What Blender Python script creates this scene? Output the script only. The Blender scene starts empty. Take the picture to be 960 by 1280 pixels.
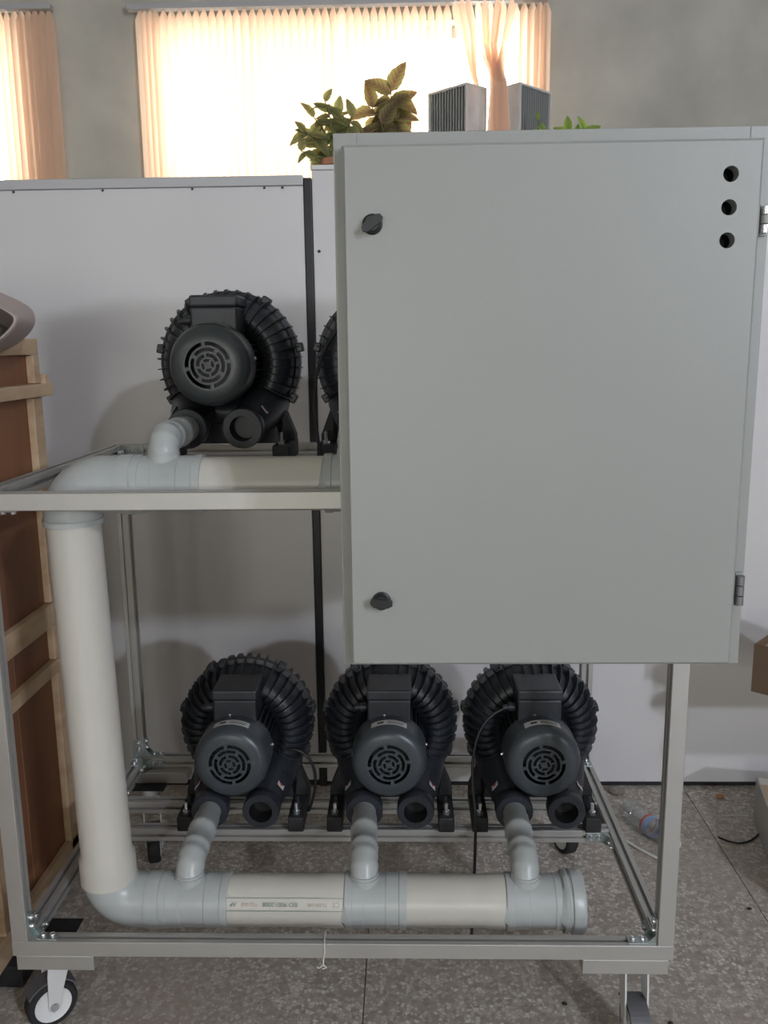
import bpy, bmesh, math, random
from mathutils import Vector, Matrix
random.seed(7)
PI = math.pi
sc = bpy.context.scene
COL = sc.collection

# ---------------------------------------------------------------- camera
cam_d = bpy.data.cameras.new('camera')
cam = bpy.data.objects.new('camera', cam_d); COL.objects.link(cam)
cam_d.sensor_fit = 'VERTICAL'; cam_d.sensor_height = 36.0
cam_d.lens = 1077.08 / 1280 * 36.0
_r = Vector((0.99963793, 0.02443014, -0.01127743)); _u = Vector((0.00647384, 0.18844134, 0.98206311)); _f = Vector((-0.02611707, 0.98178054, -0.18821496))
cam.matrix_world = Matrix(((_r.x, _u.x, -_f.x, 0.13631), (_r.y, _u.y, -_f.y, -1.42), (_r.z, _u.z, -_f.z, 1.35554), (0, 0, 0, 1)))
cam_d.clip_start = 0.02
sc.camera = cam
# ---------------------------------------------------------------- world, light, exposure
w = bpy.data.worlds.new('sky'); sc.world = w; w.use_nodes = True
bg = w.node_tree.nodes['Background']; bg.inputs[0].default_value = (1.0, 0.97, 0.91, 1); bg.inputs[1].default_value = 19.0
sc.view_settings.view_transform = 'Standard'; sc.view_settings.look = 'None'
sc.view_settings.gamma = 1.0; sc.view_settings.use_curve_mapping = False
sc.view_settings.exposure = -0.68

def area(name, loc, target, sx, sy, power, color):
    d = bpy.data.lights.new(name, 'AREA'); d.shape = 'RECTANGLE'; d.size = sx; d.size_y = sy
    d.energy = power; d.color = color
    o = bpy.data.objects.new(name, d); COL.objects.link(o); o.location = loc
    o.rotation_euler = (Vector(target) - Vector(loc)).to_track_quat('-Z', 'Y').to_euler()
    return o
area('daylight_small_window', (3.30, -5.28, 3.87), (0.0, 0.8, 1.0), 0.20, 0.20, 175, (0.80, 0.85, 1.0))
po = area('sky_portal', (-0.55, -5.40, 1.40), (-0.55, 0.0, 1.40), 1.3, 1.5, 1, (1, 1, 1)); po.data.cycles.is_portal = True
area('daylight_lower_window', (3.70, -5.30, 2.30), (0.0, 0.8, 1.0), 0.20, 0.20, 175, (0.80, 0.85, 1.0))
area('daylight_left_window', (-2.9, -5.28, 2.3), (0.0, 0.8, 0.9), 0.5, 0.9, 24, (0.95, 0.96, 1.0))

# ---------------------------------------------------------------- materials
M = {}
def mat(name, col, rough=0.5, metal=0.0, var=0.0, vscale=8.0, bump=0.0, bscale=60.0, spec=0.5, stretch=None, col2=None, coord='Object'):
    m = bpy.data.materials.new(name); m.use_nodes = True; M[name] = m
    nt = m.node_tree; b = nt.nodes['Principled BSDF']
    b.inputs['Base Color'].default_value = (*col, 1); b.inputs['Roughness'].default_value = rough
    b.inputs['Metallic'].default_value = metal; b.inputs['Specular IOR Level'].default_value = spec
    if var or bump:
        tc = nt.nodes.new('ShaderNodeTexCoord'); mp = nt.nodes.new('ShaderNodeMapping')
        nt.links.new(tc.outputs[coord], mp.inputs[0])
        if stretch: mp.inputs['Scale'].default_value = stretch
    if var:
        n = nt.nodes.new('ShaderNodeTexNoise'); n.inputs['Scale'].default_value = vscale; n.inputs['Detail'].default_value = 5
        nt.links.new(mp.outputs[0], n.inputs[0])
        mx = nt.nodes.new('ShaderNodeMix'); mx.data_type = 'RGBA'
        c2 = col2 if col2 else tuple(max(0, c * (1 - var)) for c in col)
        c1 = col if col2 else tuple(min(1, c * (1 + var)) for c in col)
        mx.inputs['A'].default_value = (*c1, 1); mx.inputs['B'].default_value = (*c2, 1)
        rp = nt.nodes.new('ShaderNodeMapRange'); rp.inputs[1].default_value = 0.3; rp.inputs[2].default_value = 0.7
        nt.links.new(n.outputs[0], rp.inputs[0]); nt.links.new(rp.outputs[0], mx.inputs['Factor'])
        nt.links.new(mx.outputs['Result'], b.inputs['Base Color'])
    if bump:
        n2 = nt.nodes.new('ShaderNodeTexNoise'); n2.inputs['Scale'].default_value = bscale; n2.inputs['Detail'].default_value = 3
        nt.links.new(mp.outputs[0], n2.inputs[0])
        bp = nt.nodes.new('ShaderNodeBump'); bp.inputs['Strength'].default_value = bump; bp.inputs['Distance'].default_value = 0.002
        nt.links.new(n2.outputs[0], bp.inputs['Height']); nt.links.new(bp.outputs[0], b.inputs['Normal'])
    return m
mat('plaster', (0.43, 0.415, 0.36), 0.9, var=0.15, vscale=3.5, bump=0.3, bscale=12)
mat('ceiling', (0.6, 0.6, 0.58), 0.9)
mat('partition', (0.60, 0.587, 0.578), 0.45, var=0.03, vscale=2.0)
mat('partition_edge', (0.42, 0.42, 0.43), 0.4, metal=0.3)
mat('black', (0.008, 0.008, 0.009), 0.45)
mat('rubber', (0.015, 0.015, 0.016), 0.7, var=0.2, vscale=30)
mat('alu', (0.47, 0.462, 0.432), 0.48, metal=0.65, var=0.05, vscale=6)
mat('alu_inside', (0.20, 0.20, 0.20), 0.5, metal=0.6)
mat('zinc', (0.42, 0.47, 0.46), 0.34, metal=0.85, var=0.15, vscale=40)
mat('guard_grey', (0.10, 0.10, 0.105), 0.5)
mat('bolt', (0.7, 0.72, 0.72), 0.25, metal=0.9)
mat('cabinet', (0.278, 0.284, 0.262), 0.42, var=0.012, vscale=2, bump=0.05, bscale=400)
mat('cabinet_shade', (0.02, 0.02, 0.02), 0.8)
mat('pvc_grey', (0.385, 0.405, 0.39), 0.33, var=0.06, vscale=9)
mat('pvc_white', (0.52, 0.50, 0.44), 0.33, var=0.04, vscale=5)
mat('casting', (0.022, 0.025, 0.031), 0.42, var=0.2, vscale=30, bump=0.15, bscale=250)
mat('motor_cover', (0.042, 0.050, 0.056), 0.34, var=0.08, vscale=15)
mat('sticker', (0.55, 0.54, 0.51), 0.5)
mat('sticker_red', (0.45, 0.05, 0.04), 0.5)
mat('ink', (0.03, 0.03, 0.03), 0.6)
mat('ink_green', (0.20, 0.26, 0.23), 0.6)
mat('ink_red', (0.52, 0.40, 0.36), 0.6)
mat('ink_brown', (0.40, 0.34, 0.28), 0.6)
mat('pine', (0.56, 0.41, 0.26), 0.6, var=0.3, vscale=9, stretch=(3, 0.7, 3), col2=(0.42, 0.28, 0.16), bump=0.2, bscale=50)
mat('plywood', (0.25, 0.105, 0.045), 0.5, var=0.3, vscale=5, stretch=(3, 3, 0.5), col2=(0.16, 0.06, 0.027))
mat('bag', (0.44, 0.37, 0.34), 0.7, var=0.1, vscale=6)
mat('bag_board', (0.42, 0.42, 0.38), 0.6)
mat('white_metal', (0.62, 0.62, 0.60), 0.4)
mat('white_paint', (0.7, 0.7, 0.68), 0.5)
mat('steel', (0.62, 0.64, 0.64), 0.42, metal=0.6, var=0.12, vscale=12)
mat('fin_grey', (0.40, 0.41, 0.40), 0.5, metal=0.4)
mat('carton', (0.14, 0.09, 0.055), 0.8, var=0.1, vscale=6)
mat('carton_edge', (0.48, 0.36, 0.24), 0.8)
mat('carton_grey', (0.36, 0.35, 0.32), 0.7, var=0.06, vscale=6)
mat('string', (0.6, 0.6, 0.57), 0.8)
mat('blue_label', (0.26, 0.36, 0.55), 0.5)
mat('red_label', (0.5, 0.08, 0.06), 0.5)
mat('pot', (0.35, 0.17, 0.10), 0.7, var=0.1)
mat('soil', (0.06, 0.045, 0.03), 0.95, var=0.3, vscale=60)
mat('stem', (0.12, 0.14, 0.05), 0.6)
mat('stone', (0.22, 0.19, 0.16), 0.9, var=0.3, vscale=30)
mat('crumb', (0.45, 0.22, 0.12), 0.8)

def clear_mat(name, col, rough, alpha):
    m = bpy.data.materials.new(name); m.use_nodes = True; M[name] = m; nt = m.node_tree
    nt.nodes.clear(); out = nt.nodes.new('ShaderNodeOutputMaterial'); mx = nt.nodes.new('ShaderNodeMixShader')
    t = nt.nodes.new('ShaderNodeBsdfTransparent'); g = nt.nodes.new('ShaderNodeBsdfGlossy')
    t.inputs[0].default_value = (*col, 1); g.inputs['Roughness'].default_value = rough
    mx.inputs[0].default_value = alpha
    nt.links.new(t.outputs[0], mx.inputs[1]); nt.links.new(g.outputs[0], mx.inputs[2]); nt.links.new(mx.outputs[0], out.inputs[0])
clear_mat('glass', (0.96, 0.98, 0.98), 0.02, 0.06)
clear_mat('clear_plastic', (0.85, 0.88, 0.88), 0.15, 0.25)

def slat_mat():
    m = bpy.data.materials.new('blind_fabric'); m.use_nodes = True; M['blind_fabric'] = m; nt = m.node_tree
    nt.nodes.clear(); out = nt.nodes.new('ShaderNodeOutputMaterial'); mx = nt.nodes.new('ShaderNodeMixShader')
    d = nt.nodes.new('ShaderNodeBsdfDiffuse'); t = nt.nodes.new('ShaderNodeBsdfTranslucent')
    tc = nt.nodes.new('ShaderNodeTexCoord'); mp = nt.nodes.new('ShaderNodeMapping'); mp.inputs['Scale'].default_value = (60, 60, 3)
    n = nt.nodes.new('ShaderNodeTexNoise'); n.inputs['Scale'].default_value = 4
    cr = nt.nodes.new('ShaderNodeMix'); cr.data_type = 'RGBA'
    cr.inputs['A'].default_value = (0.84, 0.62, 0.46, 1); cr.inputs['B'].default_value = (0.89, 0.68, 0.53, 1)
    nt.links.new(tc.outputs['Object'], mp.inputs[0]); nt.links.new(mp.outputs[0], n.inputs[0]); nt.links.new(n.outputs[0], cr.inputs['Factor'])
    nt.links.new(cr.outputs['Result'], d.inputs[0]); nt.links.new(cr.outputs['Result'], t.inputs[0])
    mx.inputs[0].default_value = 0.56
    nt.links.new(d.outputs[0], mx.inputs[1]); nt.links.new(t.outputs[0], mx.inputs[2]); nt.links.new(mx.outputs[0], out.inputs[0])
slat_mat()

def leaf_mat(name, edge, mid):
    m = bpy.data.materials.new(name); m.use_nodes = True; M[name] = m; nt = m.node_tree
    b = nt.nodes['Principled BSDF']; b.inputs['Roughness'].default_value = 0.5
    tc = nt.nodes.new('ShaderNodeTexCoord'); sp = nt.nodes.new('ShaderNodeSeparateXYZ'); nt.links.new(tc.outputs['Object'], sp.inputs[0])
    ab = nt.nodes.new('ShaderNodeMath'); ab.operation = 'ABSOLUTE'; nt.links.new(sp.outputs[0], ab.inputs[0])
    wv = nt.nodes.new('ShaderNodeMath'); wv.operation = 'SUBTRACT'; nt.links.new(sp.outputs[1], wv.inputs[0]); nt.links.new(ab.outputs[0], wv.inputs[1])
    ml = nt.nodes.new('ShaderNodeMath'); ml.operation = 'MULTIPLY'; ml.inputs[1].default_value = 38; nt.links.new(wv.outputs[0], ml.inputs[0])
    sn = nt.nodes.new('ShaderNodeMath'); sn.operation = 'SINE'; nt.links.new(ml.outputs[0], sn.inputs[0])
    mr = nt.nodes.new('ShaderNodeMapRange'); mr.inputs[1].default_value = 0.02; mr.inputs[2].default_value = 0.30; nt.links.new(ab.outputs[0], mr.inputs[0])
    ad = nt.nodes.new('ShaderNodeMath'); ad.operation = 'MULTIPLY_ADD'; ad.inputs[1].default_value = 0.16; nt.links.new(sn.outputs[0], ad.inputs[0]); nt.links.new(mr.outputs[0], ad.inputs[2])
    ad.use_clamp = True
    mx = nt.nodes.new('ShaderNodeMix'); mx.data_type = 'RGBA'; mx.inputs['A'].default_value = (*mid, 1); mx.inputs['B'].default_value = (*edge, 1)
    nt.links.new(ad.outputs[0], mx.inputs['Factor']); nt.links.new(mx.outputs['Result'], b.inputs['Base Color'])
    t = nt.nodes.new('ShaderNodeBsdfTranslucent'); nt.links.new(mx.outputs['Result'], t.inputs[0])
    ms = nt.nodes.new('ShaderNodeMixShader'); ms.inputs[0].default_value = 0.45
    out = nt.nodes['Material Output']; nt.links.new(b.outputs[0], ms.inputs[1]); nt.links.new(t.outputs[0], ms.inputs[2]); nt.links.new(ms.outputs[0], out.inputs[0])
leaf_mat('leaf_dark', (0.27, 0.26, 0.09), (0.13, 0.085, 0.045))
leaf_mat('leaf_olive', (0.30, 0.33, 0.12), (0.16, 0.16, 0.07))
leaf_mat('leaf_bright', (0.33, 0.48, 0.08), (0.20, 0.30, 0.06))

def terrazzo():
    m = bpy.data.materials.new('terrazzo'); m.use_nodes = True; M['terrazzo'] = m; nt = m.node_tree
    b = nt.nodes['Principled BSDF']; b.inputs['Roughness'].default_value = 0.5
    geo = nt.nodes.new('ShaderNodeNewGeometry')
    v = nt.nodes.new('ShaderNodeTexVoronoi'); v.inputs['Scale'].default_value = 105; nt.links.new(geo.outputs['Position'], v.inputs['Vector'])
    ve = nt.nodes.new('ShaderNodeTexVoronoi'); ve.feature = 'DISTANCE_TO_EDGE'; ve.inputs['Scale'].default_value = 105; nt.links.new(geo.outputs['Position'], ve.inputs['Vector'])
    n = nt.nodes.new('ShaderNodeTexNoise'); n.inputs['Scale'].default_value = 2.3; n.inputs['Detail'].default_value = 6; nt.links.new(geo.outputs['Position'], n.inputs['Vector'])
    sp = nt.nodes.new('ShaderNodeSeparateColor'); nt.links.new(v.outputs['Color'], sp.inputs[0])
    cr = nt.nodes.new('ShaderNodeValToRGB'); e = cr.color_ramp.elements
    e[0].position = 0.0; e[0].color = (0.25, 0.21, 0.17, 1); e[1].position = 1.0; e[1].color = (0.72, 0.69, 0.64, 1)
    x = cr.color_ramp.elements.new(0.45); x.color = (0.40, 0.36, 0.315, 1)
    nt.links.new(sp.outputs[0], cr.inputs[0])
    gr = nt.nodes.new('ShaderNodeMapRange'); gr.inputs[1].default_value = 0.02; gr.inputs[2].default_value = 0.10; nt.links.new(ve.outputs['Distance'], gr.inputs[0])
    m1 = nt.nodes.new('ShaderNodeMix'); m1.data_type = 'RGBA'; m1.inputs['A'].default_value = (0.30, 0.265, 0.23, 1)
    nt.links.new(gr.outputs[0], m1.inputs['Factor']); nt.links.new(cr.outputs[0], m1.inputs['B'])
    dr = nt.nodes.new('ShaderNodeMapRange'); dr.inputs[1].default_value = 0.35; dr.inputs[2].default_value = 0.65; dr.inputs[3].default_value = 0.12; dr.inputs[4].default_value = 0.66
    nt.links.new(n.outputs[0], dr.inputs[0])
    m2 = nt.nodes.new('ShaderNodeMix'); m2.data_type = 'RGBA'; m2.inputs['B'].default_value = (0.36, 0.31, 0.25, 1)
    nt.links.new(dr.outputs[0], m2.inputs['Factor']); nt.links.new(m1.outputs['Result'], m2.inputs['A'])
    nt.links.new(m2.outputs['Result'], b.inputs['Base Color'])
    bp = nt.nodes.new('ShaderNodeBump'); bp.inputs['Strength'].default_value = 0.25; bp.inputs['Distance'].default_value = 0.002
    nt.links.new(n.outputs[0], bp.inputs['Height']); nt.links.new(bp.outputs[0], b.inputs['Normal'])
terrazzo()

# ---------------------------------------------------------------- mesh helpers
class MB:
    def __init__(s): s.v = []; s.f = []; s.sm = []
    def add(s, vs, fs, smooth=False):
        o = len(s.v); s.v += [tuple(p) for p in vs]
        for f in fs: s.f.append([i + o for i in f]); s.sm.append(smooth)
        return s
    def box(s, x0, x1, y0, y1, z0, z1, M4=None):
        vs = [Vector((x, y, z)) for z in (z0, z1) for y in (y0, y1) for x in (x0, x1)]
        if M4: vs = [M4 @ p for p in vs]
        return s.add(vs, [(0, 2, 3, 1), (4, 5, 7, 6), (0, 1, 5, 4), (2, 6, 7, 3), (0, 4, 6, 2), (1, 3, 7, 5)])
    def bevbox(s, x0, x1, y0, y1, z0, z1, b=0.003, M4=None):
        bm = bmesh.new(); r = bmesh.ops.create_cube(bm, size=1)
        for q in bm.verts: q.co = Vector((x0 + (q.co.x + .5) * (x1 - x0), y0 + (q.co.y + .5) * (y1 - y0), z0 + (q.co.z + .5) * (z1 - z0)))
        bmesh.ops.bevel(bm, geom=list(bm.edges), offset=b, segments=2, affect='EDGES', profile=0.5)
        bm.verts.index_update()
        vs = [M4 @ q.co if M4 else q.co.copy() for q in bm.verts]
        s.add(vs, [[q.index for q in f.verts] for f in bm.faces]); bm.free(); return s
    def lathe(s, prof, c=(0, 0, 0), axis='y', n=32, smooth=True, a0=0.0, a1=2 * PI):
        # prof: (r, t) along axis
        full = abs(a1 - a0 - 2 * PI) < 1e-6; m = n if full else n + 1
        vs = []
        for r, t in prof:
            for k in range(m):
                a = a0 + (a1 - a0) * k / n; p, q = r * math.cos(a), r * math.sin(a)
                if axis == 'y': v = (p, t, q)
                elif axis == 'z': v = (p, q, t)
                else: v = (t, p, q)
                vs.append((v[0] + c[0], v[1] + c[1], v[2] + c[2]))
        fs = []
        for i in range(len(prof) - 1):
            for k in range(n):
                k2 = (k + 1) % m
                q = (i * m + k, i * m + k2, (i + 1) * m + k2, (i + 1) * m + k)
                fs.append(q if axis != 'y' else q[::-1])
        return s.add(vs, fs, smooth)
    def tube(s, pts, rad, n=16, caps=True, smooth=True, hollow=False):
        P = [Vector(p) for p in pts]; R = rad if isinstance(rad, (list, tuple)) else [rad] * len(P)
        T = []
        for i in range(len(P)):
            a = P[max(0, i - 1)]; b = P[min(len(P) - 1, i + 1)]; t = (b - a)
            T.append(t.normalized() if t.length > 1e-9 else (T[-1] if T else Vector((0, 0, 1))))
        u = T[0].orthogonal().normalized(); vs = []
        for i, p in enumerate(P):
            u = (u - T[i] * u.dot(T[i])).normalized(); w_ = T[i].cross(u)
            for k in range(n):
                a = 2 * PI * k / n; vs.append(p + (u * math.cos(a) + w_ * math.sin(a)) * R[i])
        fs = [(i * n + k, i * n + (k + 1) % n, (i + 1) * n + (k + 1) % n, (i + 1) * n + k) for i in range(len(P) - 1) for k in range(n)]
        s.add(vs, fs, smooth)
        if caps:
            o = len(s.v) - len(vs)
            s.f.append([o + k for k in range(n)][::-1]); s.sm.append(False)
            s.f.append([o + (len(P) - 1) * n + k for k in range(n)]); s.sm.append(False)
        return s
    def prism(s, poly, a, b, axis):
        # poly 2D extruded along axis from a to b
        def mk(p, t): return {'x': (t, p[0], p[1]), 'y': (p[0], t, p[1]), 'z': (p[0], p[1], t)}[axis]
        n = len(poly); vs = [mk(p, a) for p in poly] + [mk(p, b) for p in poly]
        fs = [tuple(range(n))[::-1], tuple(range(n, 2 * n))] + [(k, (k + 1) % n, n + (k + 1) % n, n + k) for k in range(n)]
        return s.add(vs, fs)
    def mesh(s, name, material, fix=True):
        me = bpy.data.meshes.new(name); me.from_pydata(s.v, [], s.f)
        for p, q in zip(me.polygons, s.sm): p.use_smooth = q
        if fix:
            bm = bmesh.new(); bm.from_mesh(me); bmesh.ops.recalc_face_normals(bm, faces=bm.faces); bm.to_mesh(me); bm.free()
        me.materials.append(M[material]); me.update()
        if any(s.sm) and not getattr(s, 'soft', False): me.set_sharp_from_angle(angle=math.radians(38))
        return me
    def build(s, name, material, parent=None, loc=None, rot=None, fix=True):
        return place(name, s.mesh(name, material, fix), parent, loc, rot)
def place(name, me, parent=None, loc=None, rot=None, scale=None):
    o = bpy.data.objects.new(name, me); COL.objects.link(o)
    if parent: o.parent = parent
    if loc: o.location = loc
    if rot: o.rotation_euler = rot
    if scale: o.scale = scale
    return o
def tag(o, label=None, cat=None, group=None, kind=None):
    if label: o['label'] = label
    if cat: o['category'] = cat
    if group: o['group'] = group
    if kind: o['kind'] = kind
    return o
def empty(name, loc=(0, 0, 0), rz=0.0, **k):
    o = bpy.data.objects.new(name, None); COL.objects.link(o); o.location = loc; o.rotation_euler = (0, 0, rz)
    o.empty_display_size = 0.05
    return tag(o, **k)
def copy_tree(o, parent=None):
    c = o.copy(); COL.objects.link(c); c.parent = parent
    for ch in list(o.children): copy_tree(ch, c)
    return c
def arc(c, r, a0, a1, n, plane='yz'):
    out = []
    for k in range(n + 1):
        a = a0 + (a1 - a0) * k / n
        p, q = r * math.cos(a), r * math.sin(a)
        out.append((c[0], c[1] + p, c[2] + q) if plane == 'yz' else (c[0] + p, c[1], c[2] + q))
    return out

# ---------------------------------------------------------------- setting
XW0, XW1, YB, YF, ZC = -3.6, 4.2, 2.6, -5.4, 4.4
floor = tag(MB().box(XW0, XW1, YF, YB, -0.10, -0.006).build('floor', 'stone'), 'grey brown speckled terrazzo floor of large slabs', kind='structure')
xs = [0.99 + 0.95 * i for i in range(-5, 5)]; ys = [1.12 + 1.4 * i for i in range(-5, 3)]
for i in range(len(xs) - 1):
    for j in range(len(ys) - 1):
        x0, x1 = max(xs[i], XW0), min(xs[i + 1], XW1); y0, y1 = max(ys[j], YF), min(ys[j + 1], YB)
        if x1 - x0 < .02 or y1 - y0 < .02: continue
        g = 0.0012
        MB().box(x0 + g, x1 - g, y0 + g, y1 - g, -0.006, 0.0 ).build('floor_slab', 'terrazzo', floor)
tag(MB().box(XW0, XW1, YF, YB, ZC, ZC + .1).build('ceiling', 'ceiling'), kind='structure')
W1 = (-0.967, 0.703, 1.98, 2.725); W2 = (-3.2, -1.535, 1.98, 2.745)
def wall_with_holes(name, x0, x1, z0, z1, y0, y1, holes):
    mb = MB(); hs = sorted(holes); x = x0
    for h in hs:
        mb.box(x, h[0], y0, y1, z0, z1); mb.box(h[0], h[1], y0, y1, z0, h[2]); mb.box(h[0], h[1], y0, y1, h[3], z1); x = h[1]
    mb.box(x, x1, y0, y1, z0, z1)
    return tag(mb.build(name, 'plaster'), kind='structure')
wall_with_holes('wall_back', XW0, XW1, 0, ZC, YB, YB + .22, [W1, W2])
W3 = (3.1, 3.38, 3.67, 4.07); W6 = (3.5, 3.9, 2.1, 2.5); W4 = (-1.2, 0.1, 0.65, 2.15); W5 = (-3.1, -2.7, 1.9, 2.7)
wall_with_holes('wall_front', XW0, XW1, 0, ZC, YF - .22, YF, [W3, W4, W5, W6])
tag(MB().box(XW0 - .2, XW0, YF, YB, 0, ZC).build('wall_left', 'plaster'), kind='structure')
tag(MB().box(XW1, XW1 + .2, YF, YB, 0, ZC).build('wall_right', 'plaster'), kind='structure')
def window(n, W, y, mull):
    o = empty('window_%d' % n, ((W[0] + W[1]) / 2, y, W[2]), kind='structure')
    hw = (W[1] - W[0]) / 2; h = W[3] - W[2]
    f = MB()
    for a in ((-hw, hw, 0, .045), (-hw, hw, h - .045, h), (-hw, -hw + .045, .045, h - .045), (hw - .045, hw, .045, h - .045)): f.box(a[0], a[1], -.03, .03, a[2], a[3])
    for m_ in mull: f.box(m_ - .02, m_ + .02, -.025, .025, .045, h - .045)
    f.build('window_frame', 'white_paint', o)
    e = [-hw + .045] + [m_ for m_ in mull] + [hw - .045]
    for i in range(len(e) - 1): MB().box(e[i] + .02 * (i > 0), e[i + 1] - .02 * (i < len(e) - 2), -.004, .004, .045, h - .045).build('pane', 'glass', o)
    return o
w1 = window(1, W1, YB + .12, (0.013, -.42)); w2 = window(2, W2, YB + .12, (0.0,))
window(3, W3, YF - .1, ()); window(4, W4, YF - .1, (0.0,)); window(5, W5, YF - .1, ()); window(6, W6, YF - .1, ())
# wide sill shelf below the window (carries the pots)
tag(MB().bevbox(-1.05, 1.2, 2.06, YB, 1.93, 1.975, .004).build('trim_1', 'white_paint'), 'wide pale sill shelf under the window behind the partition', kind='structure')

# ---------------------------------------------------------------- blinds
def slat_mesh(h, wd, depth=0.004):
    mb = MB(); n = 6
    cols = []
    for z, s_ in ((0, 1.0), (h - .035, 1.0), (h - .012, .55), (h, .35)):
        for k in range(n + 1):
            t = k / n - .5; cols.append((t * wd * s_, -depth * (1 - 4 * t * t), z))
    for i in range(3):
        for k in range(n):
            a = i * (n + 1) + k; mb.f.append([a, a + 1, a + n + 2, a + n + 1]); mb.sm.append(True)
    mb.v = cols
    return mb.mesh('slat', 'blind_fabric', False)
ZT = 2.772; ZB = 1.99; YBL = 2.565
blind = empty('vertical_blind', (-0.13, YBL, ZT), label='peach vertical slat blind across the wide bright window', cat='window blind')
def headrail(parent, x0, x1): 
    r = MB().bevbox(x0, x1, -.022, .022, .002, .026, .003).build('headrail', 'partition_edge', parent)
headrail(blind, -1.0 + .09, .875)
sm_ = slat_mesh(ZT - ZB, 0.046)
x = -0.985
while x < 0.33:
    a = math.radians(44 + random.uniform(-6, 6))
    if abs(x + .115) < .02: a = math.radians(8)
    if x < -.93: a = math.radians(20)
    place('slat', sm_, blind, (x + .13, random.uniform(-.003, .003), ZB - ZT), (0, 0, a))
    x += 0.0345 if x > -.93 else .022
for x, a in ((.612, 30), (.648, 26), (.682, 15), (.712, 8), (.738, 4)):
    place('slat', sm_, blind, (x + .13, 0, ZB - ZT), (0, 0, math.radians(a)))
# the gathered slats: (x top, x mid, x knot, x bottom)
def gathered(xt, ang, pts, wds, yo, pull=0.0):
    mb = MB(); n = 4; path = [(xt, ZT - .001, .014, ang)] + [(xt, ZT - .03, .044, ang)] + [(p[0], p[1], wd, p[2]) for p, wd in zip(pts, wds)]
    # smooth resample
    R = []
    for i in range(len(path) - 1):
        for k in range(6):
            t = k / 6; t = t if i == 0 else t
            R.append([path[i][j] + (path[i + 1][j] - path[i][j]) * t for j in range(4)])
    R.append(list(path[-1]))
    for _ in range(3):
        R = [R[0]] + [[(R[i - 1][j] + 2 * R[i][j] + R[i + 1][j]) / 4 for j in range(4)] for i in range(1, len(R) - 1)] + [R[-1]]
    for q in R:
        a = math.radians(q[3])
        for k in range(n + 1):
            t = (k / n - .5) * q[2]; mb.v.append((q[0] + t * math.cos(a) + .13, yo - pull * min(1.0, max(0.0, (2.60 - q[1]) / .25)) + t * math.sin(a) - .004 * (1 - (k / n * 2 - 1) ** 2), q[1] - ZT))
    for i in range(len(R) - 1):
        for k in range(n):
            a = i * (n + 1) + k; mb.f.append([a, a + 1, a + n + 2, a + n + 1]); mb.sm.append(True)
    mb.build('slat', 'blind_fabric', blind, fix=False)
for xt, yo, dx in ((.356, -.02, 0), (.382, -.035, .006), (.408, -.05, .012)):
    gathered(xt, 35, [(xt + .022 + dx * .3, 2.62, 48), (.418 + dx * .8, 2.48, 60), (.440 + dx * .6, 2.40, 66), (.448 + dx * .3, 2.35, 60)], [.050, .046, .032, .012], yo - .02, .10)
for xt, yo, xm, wk in ((.452, -.03, .470, .044), (.478, -.045, .486, .042), (.504, -.02, .500, .040), (.530, -.055, .514, .040), (.556, -.035, .532, .040), (.590, -.05, .562, .044)):
    gathered(xt, 38, [(xm, 2.60, 50), (.508 + (xt - .53) * .42, 2.49, 52), (.506 + (xt - .53) * .16, 2.42, 30), (.505 + (xt - .53) * .25, 2.30, 18), (.510 + (xt - .53) * .4, 2.14, 15)], [.050, .050, wk, .038, .044], yo, .35)
b2 = empty('vertical_blind', (-1.6, YBL, ZT + .01), label='brown vertical slat blind at the left edge of the picture', cat='window blind')
headrail(b2, -1.5, .235)
x = -1.62
while x < -1.375:
    place('slat', sm_, b2, (x + 1.6, random.uniform(-.003, .003), ZB - ZT), (0, 0, math.radians(random.uniform(6, 16)) if x > -1.56 else math.radians(75))); x += .030
for i in range(10): place('slat', sm_, b2, (-.12 - .13 * i, 0, ZB - ZT), (0, 0, math.radians(80)))

# ---------------------------------------------------------------- partition screens
YP = 1.078
pl = empty('partition_screen', (-1.0, YP, 0), label='pale grey partition screen left of the black upright strip', cat='partition', group='office partition screens')
MB().bevbox(-1.3, .857, 0, .035, .02, 1.795, .002).build('board', 'partition', pl)
MB().bevbox(-1.3, .857, -.006, .041, 1.795, 1.822, .002).build('top_trim', 'partition_edge', pl)
MB().bevbox(.858, .880, -.004, .04, 0.0, 1.815, .002).build('edge_strip', 'black', pl)
MB().box(-1.3, .857, .004, .031, 0, .02).build('gap_shade', 'rubber', pl)  # dark strip stands in for the shaded gap under the board
for sx in (-.15, .05, .3, .55, .75, .80):
    MB().lathe([(0, -.0065), (.003, -.006), (.0035, -.004)], (sx, 0, 1.79), 'y', 8).build('screw', 'black', pl)
pr = empty('partition_screen', (.6, YP, 0), label='pale lavender grey partition screen right of the black upright strip', cat='partition', group='office partition screens')
MB().bevbox(-.719, 1.9, .002, .037, .014, 1.835, .002).build('board', 'partition', pr)
MB().bevbox(-.719, 1.9, -.003, .042, 1.835, 1.848, .002).build('top_trim', 'white_metal', pr)
MB().box(-.719, 1.9, .006, .031, 0, .014).build('gap_shade', 'rubber', pr)  # floor gap of this board, its shade put in as a dark strip
for sx, sz in ((-.703, 1.62), (-.698, .98), (-.701, .93)):
    MB().lathe([(0, -.0035), (.004, -.003), (.0045, 0.002)], (sx, 0, sz), 'y', 8).build('screw', 'black', pr)

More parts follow.
